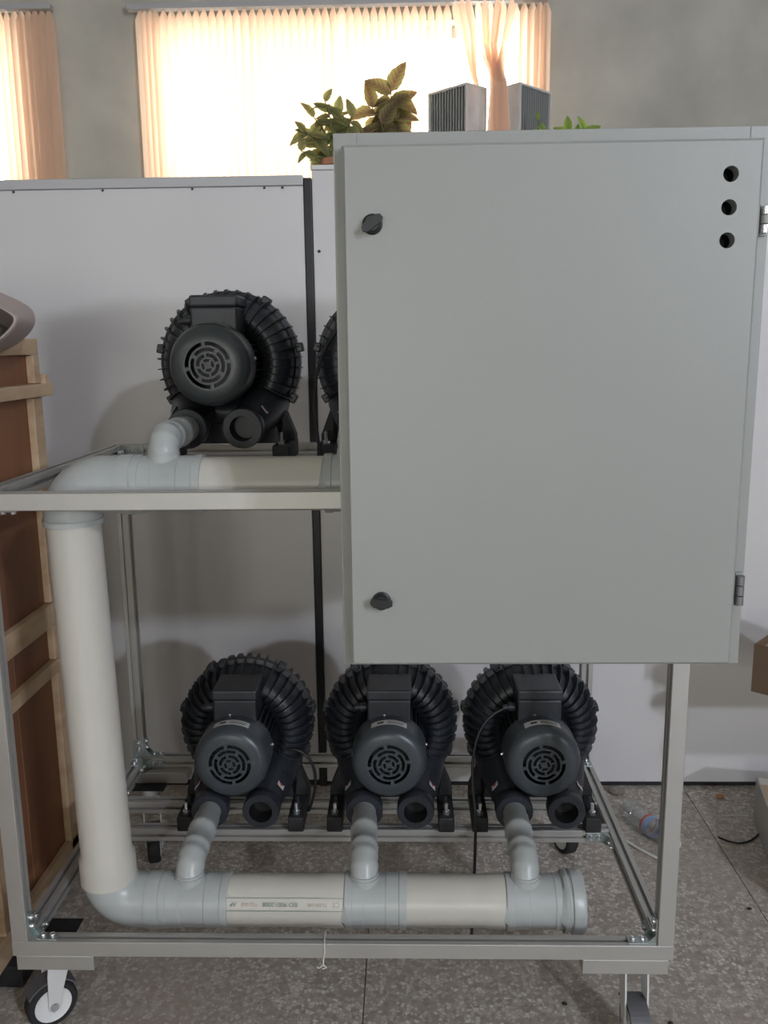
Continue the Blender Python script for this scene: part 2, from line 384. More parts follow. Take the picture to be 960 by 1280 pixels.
# ---------------------------------------------------------------- aluminium rack
XL, XR, ZL, ZS, YR, T = -0.6104, 0.6236, 0.2651, 1.1187, 0.7707, 0.030
rack = empty('wheeled_rack', (0, 0.385, 0), label='silver aluminium profile rack on castors carrying black blowers', cat='rack')
RO = Vector((0, 0.385, 0))
def section(closed):
    h = T / 2; g = .004; d = .009; e = .0012
    pts = []
    # walk around ccw: bottom(-v), right(+u), top(+v), left(-u)
    def side(name, f):
        if name in closed: pts.extend([f(-h + e), f(h - e)])
        else:
            pts.append(f(-h + e)); pts.append(f(-g)); pts.append(f(-g, d)); pts.append(f(g, d)); pts.append(f(g)); pts.append(f(h - e))
    side('-v', lambda t, k=0: (t, -h + k)); side('+u', lambda t, k=0: (h - k, t))
    side('+v', lambda t, k=0: (-t, h - k)); side('-u', lambda t, k=0: (-h + k, -t))
    return pts
def profile(name, axis, a, b, c, closed=()):
    # c: centre of the section in the two other axes (order x,y / x,z / y,z)
    poly = [(p[0] + c[0], p[1] + c[1]) for p in section(closed)]
    mb = MB().prism(poly, a, b, axis)
    mb.v = [(q[0] - RO.x, q[1] - RO.y, q[2] - RO.z) for q in mb.v]
    return mb.build(name, 'alu', rack)
h = T / 2
YM1, YM2 = .386 + h, .506 + h
for z in (ZL, ZS):
    zc = z - h
    profile('front_rail', 'x', XL, XR, (h, zc), ('-u',))
    profile('rear_rail', 'x', XL, XR, (YR - h, zc), ())
    for xx in (XL + h, XR - h): profile('side_rail', 'y', T, YR - T, (xx, zc), ())
    profile('cross_rail', 'x', XL + T, XR - T, (YM1, zc), ())
    profile('cross_rail', 'x', XL + T, XR - T, (YM2, zc), ())
for xx in (XL + h, XR - h):
    profile('front_post', 'z', ZL, ZS - T, (xx, h), ('-v',))
    profile('rear_post', 'z', ZL, ZS - T, (xx, YR - h), ())
# corner brackets: L plates with bolts
def bracket_mesh():
    mb = MB(); L = .052; t = .003; wdt = .022
    mb.bevbox(0, L, -wdt / 2, wdt / 2, 0, t, .001); mb.bevbox(0, t, -wdt / 2, wdt / 2, t, L, .001)
    for s_ in (-1, 1): mb.prism([(t, t), (.020, t), (t, .020)], s_ * (wdt / 2) - .001, s_ * (wdt / 2) + .001, 'y')
    return mb.mesh('corner_bracket', 'zinc')
def bolt_mesh(r=.0055, hh=.005):
    return MB().lathe([(0, hh), (r * .45, hh), (r * .5, hh * .6), (r * .85, hh), (r, hh * .7), (r, 0)], (0, 0, 0), 'z', 10).mesh('bolt', 'bolt')
BM_, BO_ = bracket_mesh(), bolt_mesh()
def bracket(pos, ax, az):
    # ax: direction of the foot leg, az: direction of the upright leg
    X = Vector(ax); Z = Vector(az); Y = Z.cross(X)
    o = place('corner_bracket', BM_, rack)
    o.matrix_local = Matrix.Translation(Vector(pos) - RO) @ Matrix((X, Y, Z)).transposed().to_4x4()
    for c in (.024, .042):
        place('bolt', BO_, o, (c, 0, .003)); b = place('bolt', BO_, o, (.003, 0, c), (0, PI / 2, 0))
for sx, xi in ((1, XL + T), (-1, XR - T)):
    for yy in (h, YR - h): bracket((xi, yy, ZL), (sx, 0, 0), (0, 0, 1)); bracket((xi, yy, ZS - T), (sx, 0, 0), (0, 0, -1))
    xc = xi - sx * h
    bracket((xc, T, ZL), (0, 1, 0), (0, 0, 1)); bracket((xc, YR - T, ZL), (0, -1, 0), (0, 0, 1))
    bracket((xc, T, ZS - T), (0, 1, 0), (0, 0, -1)); bracket((xc, YR - T, ZS - T), (0, -1, 0), (0, 0, -1))
    for z in (ZL, ZS):
        zc = z - h
        bracket((xi, YM1 - h, zc), (sx, 0, 0), (0, -1, 0))
        bracket((xi, YM2 + h, zc), (sx, 0, 0), (0, 1, 0))
        bracket((xi, YR - T, zc), (sx, 0, 0), (0, -1, 0)); bracket((xi, T, zc), (sx, 0, 0), (0, 1, 0))
# castors
def caster_parts():
    root = MB()
    root.lathe([(0, .204), (.030, .204), (.030, .198), (.024, .196), (.024, .186), (.0, .186)], (0, 0, 0), 'z', 20)
    for s_ in (-1, 1):
        poly = [(-.026, .187), (.022, .187), (.012, .140), (-.012, .062), (-.016, .042), (-.026, .036), (-.036, .044), (-.036, .060), (-.034, .120)]
        root.prism(poly, s_ * .0215 - .0017, s_ * .0215 + .0017, 'x')
    root.prism([(-.026, .187), (.022, .187), (.018, .165), (-.028, .165)], -.021, .021, 'x')
    fork = root
    wheel = MB().lathe([(.036, -.016), (.046, -.016), (.050, -.011), (.050, .011), (.046, .016), (.036, .016)], (0, -.026, .050), 'x', 32)
    disc = MB().lathe([(0, -.0175), (.010, -.0175), (.012, -.015), (.033, -.0145), (.0365, -.0165), (.0375, -.010), (.0375, .010), (.0365, .0165), (.033, .0145), (.012, .015), (.010, .0175), (0, .0175)], (0, -.026, .050), 'x', 28)
    axle = MB().lathe([(0, -.027), (.008, -.027), (.008, .027), (0, .027)], (0, -.026, .050), 'x', 14)
    guard = MB()
    a0, a1 = math.radians(35), math.radians(150)
    for i in range(12):
        p, q = a0 + (a1 - a0) * i / 12, a0 + (a1 - a0) * (i + 1) / 12
        vs = []
        for a in (p, q):
            for r in (.0535, .0565):
                for xx in (-.019, .019): vs.append((xx, -.026 - r * math.cos(a), .050 + r * math.sin(a)))
        guard.add(vs, [(0, 1, 5, 4), (2, 6, 7, 3), (0, 4, 6, 2), (1, 3, 7, 5), (0, 2, 3, 1), (4, 5, 7, 6)])
    return fork.mesh('caster_fork', 'white_metal'), wheel.mesh('wheel', 'rubber'), disc.mesh('wheel_disc', 'white_paint'), axle.mesh('axle', 'fin_grey'), guard.mesh('wheel_guard', 'guard_grey')
CP = caster_parts()
for cx, cy, rz in ((XL + .034, .122, math.radians(-52)), (XR - .050, .082, math.radians(2)), (XL + .055, YR - .07, math.radians(15)), (XR - .055, YR - .07, math.radians(-160))):
    c = place('caster_fork', CP[0], rack, (cx, cy - RO.y, 0), (0, 0, rz))
    if not (cx > 0 and cy < .3): MB().bevbox(-.042, .042, -.10 if cy < .3 else -.03, .03 if cy < .3 else .06, .2035, .2052, .0005).build('caster_plate', 'rubber', rack, (cx, cy - RO.y, 0))
    for nm, me in zip(('wheel', 'wheel_disc', 'axle', 'wheel_guard'), CP[1:]): place(nm, me, c)
for x0, x1, y0, y1 in ((XL + .005, XL + .152, 0.001, .06), (XR - .166, XR - .008, .001, .06), (XL + .005, XL + .15, YR - .06, YR - .001), (XR - .15, XR - .005, YR - .06, YR - .001)):
    MB().bevbox(x0, x1, y0 - RO.y, y1 - RO.y, ZL - T - .030, ZL - T, .0015).build('mounting_block', 'alu', rack)

# ---------------------------------------------------------------- blowers
def make_blower(main_label):
    root = empty('side_channel_blower', (0, 0, 0), cat='blower', group='black side channel blowers on the rack', label=main_label)
    ZA = .205; C = (0, 0, ZA)
    hp = [(.050, .030), (.078, .022), (.088, .010), (.098, .002), (.112, .000), (.126, .008), (.138, .024), (.144, .045), (.147, .066), (.157, .068), (.158, .082), (.148, .084), (.146, .102), (.138, .128), (.124, .144), (.108, .150), (.09, .144), (.07, .138), (0, .136)]
    MB().lathe(hp, C, 'y', 56).build('impeller_housing', 'casting', root)
    fin = MB(); nf = 42
    contour = [(.092, .008), (.100, .000), (.112, -.002), (.126, .006), (.138, .022), (.144, .044), (.147, .066)]
    outer = [(.092, -.003), (.100, -.010), (.114, -.012), (.132, -.003), (.148, .014), (.158, .040), (.161, .066)]
    back = [(.147, .084), (.146, .102), (.138, .128), (.124, .144), (.100, .149)]
    bout = [(.160, .084), (.158, .106), (.148, .136), (.130, .153), (.100, .158)]
    for k in range(nf):
        a = 2 * PI * (k + .5) / nf
        if abs(((a + PI / 2 + PI) % (2 * PI)) - PI) < math.radians(32): continue
        er = Vector((math.cos(a), 0, math.sin(a))); et = Vector((-math.sin(a), 0, math.cos(a))); cc = Vector(C)
        for cn, ot in ((contour, outer), (back, bout)):
            n = len(cn); vs = []
            for s_ in (-.0011, .0011):
                for (r, t) in cn: vs.append(cc + er * (r - .002) + Vector((0, t + .001 if cn is contour else t - .001, 0)) + et * s_ * 1.5)
                for (r, t) in ot: vs.append(cc + er * r + Vector((0, t, 0)) + et * s_)
            fs = []
            for i in range(n - 1):
                fs.append((i, i + 1, n + i + 1, n + i)); fs.append((2 * n + i, 3 * n + i, 3 * n + i + 1, 2 * n + i + 1)); fs.append((n + i, n + i + 1, 3 * n + i + 1, 3 * n + i))
            fs.append((0, n, 3 * n, 2 * n)); fs.append((n - 1, 3 * n - 1, 4 * n - 1, 2 * n - 1))
            fin.add(vs, fs)
    tag(fin.build('cooling_fins', 'casting', root), kind='stuff')
    for ang in (12, 58, 122, 168, 210, 330):
        a = math.radians(ang); Mx = Matrix.Translation(C) @ Matrix.Rotation(-a, 4, 'Y')
        lug = MB().bevbox(.150, .167, .060, .090, -.010, .010, .003, Mx).build('lug', 'casting', root)
    # motor body with length-wise fins
    mo = MB().lathe([(.0, .03), (.070, .03), (.070, -.09), (0, -.09)], C, 'y', 40)
    for k in range(36):
        a = 2 * PI * k / 36
        mo.box(.068, .079, -.085, .02, -.0014, .0014, Matrix.Translation(C) @ Matrix.Rotation(-a, 4, 'Y'))
    mo.build('motor_body', 'casting', root)
    # fan cover with slotted grille
    R0 = .082; y0, yf = -.075, -.160
    cv = MB().lathe([(.076, y0), (R0, y0), (R0, yf + .022), (R0 - .003, yf + .012), (R0 - .009, yf + .004), (R0 - .018, yf), (.050, yf - .001), (.0495, yf + .004)], C, 'y', 48)
    N = 72
    rings = [(.0500, .0460, 0), (.0460, .0385, 1), (.0385, .0345, 0), (.0345, .0275, 1), (.0275, .0232, 0), (.0232, .0165, 1), (.0165, .0125, 0), (.0125, .007, 1), (.007, 0.0, 0)]
    for idx, (ra, rb, slot) in enumerate(rings):
        for k in range(N):
            a, b = 2 * PI * k / N, 2 * PI * (k + 1) / N
            if slot:
                off = {1: 12, 3: 57, 5: 12, 7: 57}[idx]
                m_ = (math.degrees((a + b) / 2) - off) % 90
                lim = {1: 5, 3: 6, 5: 9, 7: 14}[idx]
                if lim < m_ < 90 - lim: continue
            vs = []
            for yy in (yf - .001, yf + .003):
                for r, q in ((ra, a), (ra, b), (rb, b), (rb, a)): vs.append((r * math.cos(q), yy, ZA + r * math.sin(q)))
            cv.add(vs, [(0, 1, 2, 3), (4, 7, 6, 5), (0, 4, 5, 1), (2, 6, 7, 3), (0, 3, 7, 4), (1, 5, 6, 2)] if rb > 0 else [(0, 1, 2), (4, 6, 5), (0, 4, 5, 1)])
    cover = cv.build('fan_cover', 'motor_cover', root, fix=False)
    # plate on top of the cover
    pa0, pa1 = math.radians(62), math.radians(118)
    st = MB().lathe([(R0 + .0006, -.136), (R0 + .0006, -.112)], C, 'y', 14, True, pa0, pa1).build('rating_plate', 'sticker', cover, fix=False)
    tag(st, 'white rating plate')
    pm = MB()
    for (ya, yb, aa, ab) in ((-.129, -.126, 68, 93), (-.1215, -.1195, 66, 92), (-.128, -.120, 98, 108)):
        pm.lathe([(R0 + .0011, ya), (R0 + .0011, yb)], C, 'y', 8, True, math.radians(aa), math.radians(ab))
    pm.build('plate_print', 'ink', cover, fix=False)
    for ang in (0, 90, 180):
        a = math.radians(ang + 8); MB().lathe([(0, .003), (.0035, .003), (.0035, -.002)], (0, 0, 0), 'z', 8).build('screw', 'bolt', cover, ((R0) * math.cos(a), -.085, ZA + R0 * math.sin(a)), (0, PI / 2 - a, 0))
    # terminal box
    tb = MB().bevbox(-.048, .048, -.086, .014, ZA + .062, ZA + .116, .004)
    tb.build('terminal_box', 'casting', root)
    MB().bevbox(-.050, .050, -.089, .016, ZA + .116, ZA + .140, .005).build('terminal_lid', 'casting', root)
    MB().tube([(-.052, -.06, ZA + .09), (-.066, -.06, ZA + .09)], [.010, .010], 12).tube([(-.066, -.06, ZA + .09), (-.078, -.06, ZA + .088)], [.007, .006], 10).build('cable_gland', 'casting', root)
    # ports
    for s_, nm in ((-1, 'intake_port'), (1, 'outlet_port')):
        A = Vector((s_ * .082, .055, .118)); Bp = Vector((s_ * .058, -.095, .078)); E_ = Vector((s_ * .057, -.130, .076))
        pt = MB().tube([A, A.lerp(Bp, .5), Bp], [.050, .046, .037], 20, caps=False)
        d_ = (E_ - Bp).normalized()
        pts = [Bp - d_ * .01, Bp, Bp + d_ * .004, E_ - d_ * .002, E_, E_]
        pt.tube(pts, [.037, .0385, .0415, .0415, .040, .0262], 24, caps=False)
        po = pt.build(nm, 'casting', root, fix=False)
        MB().tube([E_ - d_ * .05, E_], .0262, 24, caps=False).lathe([(0, 0), (.0265, 0)], E_ - d_ * .045, 'y', 20).build('port_bore', 'black', po, fix=False)
        # arrow sticker lying on the duct's shoulder
        sp = Bp.lerp(A, .22); nrm = Vector((s_ * .8, -.12, .6)).normalized(); tx = d_; ty = nrm.cross(tx).normalized()
        Mx = Matrix((tx, ty, nrm)).transposed().to_4x4(); Mx.translation = sp + nrm * .0408
        sk = MB().box(-.015, .015, -.010, .010, 0, .0006, Mx).build('arrow_sticker', 'sticker', po)
        MB().prism([(-.008, -.0026), (.001, -.0026), (.001, -.006), (.010, 0), (.001, .006), (.001, .0026), (-.008, .0026)], .0006, .0009, 'z').build('arrow', 'sticker_red', sk).matrix_local = Mx
    # base casting and feet
    MB().prism([(-.115, .030), (.115, .030), (.120, .075), (.095, .13), (-.095, .13), (-.120, .075)], .020, .085, 'y').build('base_casting', 'casting', root)
    for s_ in (-1, 1):
        ft = MB().bevbox(s_ * .128 - .018, s_ * .128 + .018, -.085, .075, 0.0, .036, .003)
        ft.prism([(s_ * .112, .030), (s_ * .146, .030), (s_ * .146, .048), (s_ * .124, .105), (s_ * .100, .105)], .020, .060, 'y')
        f_ = ft.build('foot', 'rubber', root)
        for yy in (-.065, -.035):
            MB().lathe([(0, .062), (.004, .062), (.004, .044), (.008, .043), (.008, .036), (0, .036)], (s_ * .128, yy, 0), 'z', 8).build('foot_bolt', 'bolt' if yy < -.04 else 'casting', f_)
    return root
def put_blower(root, x, z, rz=0.0, label=None):
    root.location = (x, .461, z); root.rotation_euler = (0, 0, rz)
    if label: root['label'] = label
b0 = make_blower('black finned blower alone at the left of the upper shelf')
specs = [(-.255, ZS, 0, 'black finned blower at the left of the upper shelf'),
         (.095, ZS, 0, 'black finned blower on the upper shelf half hidden behind the grey cabinet'),
         (-.250, ZL, 0, 'leftmost black finned blower on the lower level of the rack'),
         (.095, ZL, 0, 'middle black finned blower on the lower level of the rack'),
         (.428, ZL, 0, 'rightmost black finned blower on the lower level of the rack')]
blowers = []
for i, (x, z, rz, lb) in enumerate(specs):
    o = b0 if i == 0 else copy_tree(b0)
    put_blower(o, x, z, rz, lb); blowers.append(o)
# black leads of the blowers
def lead(b, pts, r=.0035):
    MB().tube(pts, r, 8).build('cable', 'black', b)
def bez(p0, p1, p2, p3, n=14):
    out = []
    for k in range(n + 1):
        t = k / n; out.append(tuple((1 - t) ** 3 * a + 3 * (1 - t) ** 2 * t * b + 3 * (1 - t) * t * t * c + t ** 3 * d for a, b, c, d in zip(p0, p1, p2, p3)))
    return out
lead(blowers[2], bez((.09, .0, .16), (.16, -.02, .19), (.19, .0, .10), (.15, -.02, .015)))
lead(blowers[4], bez((-.078, -.06, .29), (-.17, -.06, .25), (-.145, -.08, .1), (-.14, -.098, .05)) + bez((-.14, -.098, .05), (-.14, -.098, -.08), (-.145, -.10, -.18), (-.15, -.12, -.255), 8)[1:])
lead(blowers[1], bez((-.078, -.06, .29), (-.2, -.1, .2), (-.12, -.26, -.03), (-.06, -.3, -.09)))

# ---------------------------------------------------------------- PVC manifold
YPP, RP = .130, .0495
pipe = empty('pipe_manifold', (-.472, YPP, 0), label='grey and white plastic pipe manifold joining the blowers on both levels', cat='pipe')
PO = Vector((-.472, YPP, 0))
def loc(p): return tuple(Vector(p) - PO)
def part(name, mb, m):
    mb.v = [loc(p) for p in mb.v]; return mb.build(name, m, pipe, fix=True)
def hseg(mb, x0, x1, z, prof):
    # prof: list of (fraction along, radius)
    mb.tube([(x0 + (x1 - x0) * t, YPP, z) for t, r in prof], [r for t, r in prof], 40)
ZPL, ZPU = .266, 1.113
RG = .0525
def tee(x0, x1, z, xb, collar='both'):
    mb = MB(); L = x1 - x0; c = .014 / L
    pr = [(0, RG - .001), (0, RG + .0018), (c * .5, RG + .0022), (c, RG + .0018), (c * 1.05, RG), (.3, RG), (.31, RG - .0012), (.66, RG - .0012), (.67, RG), (1 - c * 1.05, RG), (1 - c, RG + .0018), (1 - c * .5, RG + .0022), (1, RG + .0018), (1, RG - .001)]
    hseg(mb, x0, x1, z, pr)
    mb.tube([(xb, YPP, z), (xb, YPP, z + RG + .004), (xb, YPP, z + RG + .0041), (xb, YPP, z + RG + .010)], [.0295, .0295, .0275, .0275], 28)
    return part('tee', mb, 'pvc_grey')
def branch(xb, zr, xp):
    # elbow from the tee up and back into the blower port
    zt = zr + .077; r = .0275
    mb = MB(); pts = [(xb, YPP, zr + .050), (xb, YPP, zr + .058)]
    k = Vector((xb, YPP + .040, zt - .040))
    bend = [(xb + (xp - xb) * .3 * i / 12, YPP + .036 - .036 * math.cos(PI / 2 * i / 12), zt - .036 + .036 * math.sin(PI / 2 * i / 12)) for i in range(13)]
    pts = [(xb, YPP, zr + .030)] + bend
    R = [r] * len(pts)
    yb = bend[-1][1]
    for t, rr in ((.08, r), (.1, r + .002), (.16, r + .002), (.18, r), (.42, r), (.44, r + .002), (.52, r + .002), (.54, r), (.74, r), (.76, r - .002), (1.0, r - .002)):
        pts.append((xb + (xp - xb) * (.3 + .7 * t), yb + (.352 - yb) * t, zt)); R.append(rr)
    # ribs on the bend
    for i in (2, 3, 6, 7, 10, 11): R[1 + i] = r + .0014
    mb.tube(pts, R, 28)
    return part('branch_elbow', mb, 'pvc_grey')
XT, XB = -.481, -.466        # the riser leans a little
def big_elbow(z, up):
    xv = XT if up else XB
    mb = MB(); s_ = 1 if up else -1; Rb = .060
    cx, cz = xv + Rb, z - s_ * Rb
    ze = cz - s_ * .012
    if up: pts = [(xv, YPP, ze), (xv, YPP, ze), (xv, YPP, ze + s_ * .010), (xv, YPP, ze + s_ * .0101)]; R = [RG - .002, RG + .0025, RG + .0025, RG]
    else: pts = [(xv, YPP, cz + .02)]; R = [RG]
    for i in range(15):
        a = PI / 2 * i / 14; pts.append((cx - Rb * math.cos(a), YPP, cz + s_ * Rb * math.sin(a))); R.append(RG)
    for x, r in ((-.385, RG), (-.3849, RG + .0025), (-.366, RG + .003), (-.3585, RG + .0025), (-.358, RG - .002)): pts.append((x, YPP, z)); R.append(r)
    mb.tube(pts, R, 40); part('elbow', mb, 'pvc_grey')
big_elbow(ZPU, True); big_elbow(ZPL, False)
# vertical white pipe with bell at the bottom
mb = MB(); z0, z1 = .314, 1.046
vz = [(z0, .0530), (z0, .0550), (z0 + .050, .0545), (z0 + .062, RP), (z1, RP)]
mb.tube([(XB + (XT - XB) * (z - z0) / (z1 - z0), YPP, z) for z, r in vz], [r for z, r in vz], 40); part('riser_pipe', mb, 'pvc_white')
# lower run
tee(-.358, -.222, ZPL, -.303); branch(-.303, ZL, -.307)
def white(x0, x1, z, bell=None):
    mb = MB(); pr = [(0, RP), (1, RP)]
    if bell == 'r': pr = [(0, RP), (.78, RP), (.83, RP + .002), (1, RP + .002)]
    hseg(mb, x0, x1, z, pr); return part('straight_pipe', mb, 'pvc_white')
pw = white(-.224, .012, ZPL, 'r')
tee(.010, .131, ZPL, .048); branch(.048, ZL, .038)
white(.129, .330, ZPL, 'r')
tee(.328, .470, ZPL, .367); branch(.367, ZL, .371)
mb = MB(); hseg(mb, .440, .480, ZPL, [(0, RG), (0, RG + .006), (.15, RG + .0075), (.25, RG + .004), (.35, RG + .004), (.40, RG + .008), (.85, RG + .008), (1.0, RG + .005), (1.0, .045), (1.0, .001)])
part('end_cap', mb, 'pvc_grey')
# upper run
tee(-.358, -.232, ZPU, -.305); branch(-.305, ZS, -.312)
white(-.234, -.010, ZPU)
tee(-.011, .125, ZPU, .040); branch(.040, ZS, .038)
white(.122, .46, ZPU)
mb = MB(); hseg(mb, .452, .485, ZPU, [(0, RG), (0, RG + .006), (.5, RG + .006), (1.0, RG + .005), (1.0, .001)]); part('end_cap', mb, 'pvc_grey')
# printing on the lower white pipe
def pt_on(x, s_, z, R):   # s_: arc length up from the front of the pipe
    a = s_ / R; return (x, YPP - R * math.cos(a), z + R * math.sin(a))
def band(x0, x1, s0, s1, m, name='print_line', slope=.0):
    mb = MB(); n = 2; R = RP + .0025
    vs = [pt_on(x0 + (x1 - x0) * i / 8, sv + slope * i / 8, ZPL, R) for i in range(9) for sv in (s0, s1)]
    mb.add(vs, [(2 * i, 2 * i + 1, 2 * i + 3, 2 * i + 2) for i in range(8)])
    mb.v = [loc(p) for p in mb.v]; o = mb.build(name, m, pw, fix=False)
    return o
def text(body, x0, s0, size, m, flip=False):
    cu = bpy.data.curves.new('lettering', 'FONT'); cu.body = body; cu.size = size
    to = bpy.data.objects.new('lettering', cu); COL.objects.link(to)
    dg = bpy.context.evaluated_depsgraph_get(); me = bpy.data.meshes.new_from_object(to.evaluated_get(dg))
    wd = max((v.co.x for v in me.vertices), default=0)
    bpy.data.objects.remove(to); bpy.data.curves.remove(cu)
    for v in me.vertices:
        px, py = v.co.x, v.co.y
        if flip: px, py = wd - px, size * .7 - py
        v.co = loc(pt_on(x0 + px, s0 + py, ZPL, RP + .0027))
    me.materials.clear(); me.materials.append(M[m])
    return place('lettering', me, pw)
band(-.221, .009, .0335, .0345, 'ink_green'); band(-.221, .009, .0095, .0107, 'ink_green')
text('CE', -.014, .0175, .013, 'ink_brown', True); text('TS EN 140', -.062, .0185, .009, 'ink_brown', True)
text('ISO 9001:2008', -.150, .0180, .0115, 'ink_green', True); text('TSE 000', -.192, .0185, .010, 'ink_red', True); text('AP', -.214, .0185, .011, 'ink_green', True)

# ---------------------------------------------------------------- electrical cabinet
cab = empty('electrical_cabinet', (.32, -.13, .907), label='large pale grey steel control cabinet fixed to the rack front', cat='cabinet')
CO = Vector((.32, -.13, .907))
BX0, BX1, BZ0, BZ1, BY0, BY1 = .0455, .6035, .910, 1.624, -.25, -.002
def cpart(name, mb, m, parent=cab, fix=True):
    mb.v = [tuple(Vector(p) - CO) for p in mb.v]; return mb.build(name, m, parent, fix=fix)
mb = MB(); t = .0025
mb.box(BX0, BX1, BY1 - t, BY1, BZ0, BZ1); mb.box(BX0, BX0 + t, BY0, BY1 - t, BZ0, BZ1); mb.box(BX1 - t, BX1, BY0, BY1 - t, BZ0, BZ1)
mb.box(BX0 + t, BX1 - t, BY0, BY1 - t, BZ0, BZ0 + t); mb.box(BX0 + t, BX1 - t, BY0, BY1 - t, BZ1 - t, BZ1)
cpart('body', mb, 'cabinet')
mb = MB(); fw_ = .03
mb.bevbox(BX0, BX0 + fw_, BY0 - .001, BY0 + .004, BZ0, BZ1, .001); mb.bevbox(BX1 - fw_, BX1, BY0 - .001, BY0 + .004, BZ0, BZ1, .001)
mb.bevbox(BX0 + fw_, BX1 - fw_, BY0 - .001, BY0 + .004, BZ0, BZ0 + fw_, .001); mb.bevbox(BX0 + fw_, BX1 - fw_, BY0 - .001, BY0 + .004, BZ1 - fw_, BZ1, .001)
cpart('front_flange', mb, 'cabinet')
# door with three holes
DX0, DX1, DZ0, DZ1, DY0, DY1 = .0575, .5855, .9155, 1.606, -.270, -.2515
HOLES = [(.5455, 1.5635), (.5455, 1.5235), (.5455, 1.4835)]
bm = bmesh.new(); loops = []
ch = .0035
def ring(y, d): return [bm.verts.new(p) for p in ((DX0 + d, y, DZ0 + d), (DX1 - d, y, DZ0 + d), (DX1 - d, y, DZ1 - d), (DX0 + d, y, DZ1 - d))]
def circ(y, hx, hz): return [bm.verts.new((hx + .0098 * math.cos(2 * PI * k / 28), y, hz + .0098 * math.sin(2 * PI * k / 28))) for k in range(28)]
def close(vs): return [bm.edges.new((vs[i], vs[(i + 1) % len(vs)])) for i in range(len(vs))]
def skirt(a, b):
    for i in range(len(a)): bm.faces.new((a[i], a[(i + 1) % len(a)], b[(i + 1) % len(b)], b[i]))
r0, r1, r2 = ring(DY0, ch), ring(DY0 + ch, 0), ring(DY1, 0); E_ = close(r0); hs = []
for hx, hz in HOLES: c0 = circ(DY0, hx, hz); E_ += close(c0); hs.append((c0, circ(DY1, hx, hz)))
bmesh.ops.triangle_fill(bm, use_beauty=True, edges=E_)
skirt(r0, r1); skirt(r1, r2)
for c0, c1_ in hs: skirt(c0, c1_)
bmesh.ops.recalc_face_normals(bm, faces=bm.faces)
for q in bm.verts: q.co -= CO
me = bpy.data.meshes.new('door'); bm.to_mesh(me); bm.free(); me.materials.append(M['cabinet'])
door = place('door', me, cab)
# near-black plate and cups paint in the shade behind the holes
cpart('mounting_plate', MB().box(BX0 + .02, BX1 - .02, BY1 - .03, BY1 - .025, BZ0 + .02, BZ1 - .02), 'cabinet_shade')
mb = MB()
for hx, hz in HOLES: mb.lathe([(.0135, DY1 + .0005), (.0135, DY1 + .030), (0, DY1 + .030)], (hx, 0, hz), 'y', 20)
cpart('hole_shade', mb, 'cabinet_shade')
# quarter turn latches
for lx, lz, ang in ((.0950, 1.5095, -30), (.1010, 1.0095, 8)):
    mb = MB().lathe([(0, DY0 - .012), (.009, DY0 - .012), (.0105, DY0 - .010), (.0108, DY0 - .003), (.0128, DY0 - .002), (.0132, DY0)], (lx, 0, lz), 'y', 24)
    L_ = cpart('latch', mb, 'black')
    Mx = Matrix.Translation((lx, DY0 - .012, lz)) @ Matrix.Rotation(math.radians(ang), 4, 'Y')
    wing = MB().prism([(-.0155, -.002), (-.010, -.0065), (.010, -.0050), (.0155, -.001), (.0145, .004), (.010, .0065), (-.010, .0050), (-.0145, .002)], -.004, .006, 'y')
    wing.v = [tuple(Mx @ Vector(p)) for p in wing.v]; cpart('latch_wing', wing, 'black', L_)
# hinges
for hz0, hz1, m in ((1.492, 1.526, 'bolt'), (.999, 1.042, 'alu_inside')):
    hc = .5945; n3 = (hz1 - hz0) / 3
    mb = MB().box(hc - .004, hc + .0055, BY0 - .006, BY0 - .001, hz0 - .002, hz1 + .002)
    hg = cpart('hinge', mb, 'cabinet')
    for k in range(3):
        q = MB().tube([(hc, BY0 - .013, hz0 + k * n3 + .0008), (hc, BY0 - .013, hz0 + (k + 1) * n3 - .0008)], .0056, 14)
        cpart('hinge_knuckle', q, m if k != 1 else ('cabinet' if m == 'bolt' else m), hg)
# support strip joining the cabinet to the rack
cpart('back_bracket', MB().box(.08, .56, BY1, -.0003, 1.092, 1.116), 'alu')

# ---------------------------------------------------------------- plywood crate
crate = empty('plywood_crate', (-1.05, .1, 0), label='reddish plywood transport crate with pine battens left of the rack', cat='crate')
KO = Vector((-1.05, .1, 0))
def kpart(name, mb, m, parent=crate):
    mb.v = [tuple(Vector(p) - KO) for p in mb.v]; return mb.build(name, m, parent)
KX, KY0, KY1, KZ0, KZ1 = -.752, -.40, .634, .06, 1.372
kpart('panel', MB().box(KX - .010, KX, .404, KY1, KZ0, KZ1), 'plywood')
kpart('panel', MB().box(KX - .010, KX, KY0, .4025, KZ0, KZ1), 'plywood')
kpart('panel_seam', MB().box(KX - .009, KX - .0002, .4025, .404, KZ0, .70), 'pine')
kpart('panel', MB().box(-1.40, KX - .010, KY1 - .01, KY1, KZ0, KZ1), 'plywood')
kpart('panel', MB().box(-1.40, KX - .010, KY0, KY0 + .01, KZ0, KZ1), 'plywood')
kpart('panel', MB().box(-1.41, -1.40, KY0, KY1, KZ0, KZ1), 'plywood')
kpart('lid', MB().box(-1.41, KX, KY0, KY1, KZ1, KZ1 + .012), 'plywood')
def batten(x0, x1, y0, y1, z0, z1): kpart('batten', MB().bevbox(x0, x1, y0, y1, z0, z1, .002), 'pine')
P0, P1 = KX, KX + .018
batten(P0, P1, KY1 - .046, KY1 + .004, KZ0, .568)          # upright at far corner, in lengths between the rails
batten(P0, P1, KY1 - .046, KY1 + .004, .604, .690)
batten(P0, P1, KY1 - .046, KY1 + .004, .750, 1.247)
batten(P0, P1, KY1 - .030, KY1 + .004, 1.280, 1.345)
batten(P0, P1 + .002, KY0, KY1 + .012, .692, .748)           # horizontal rails
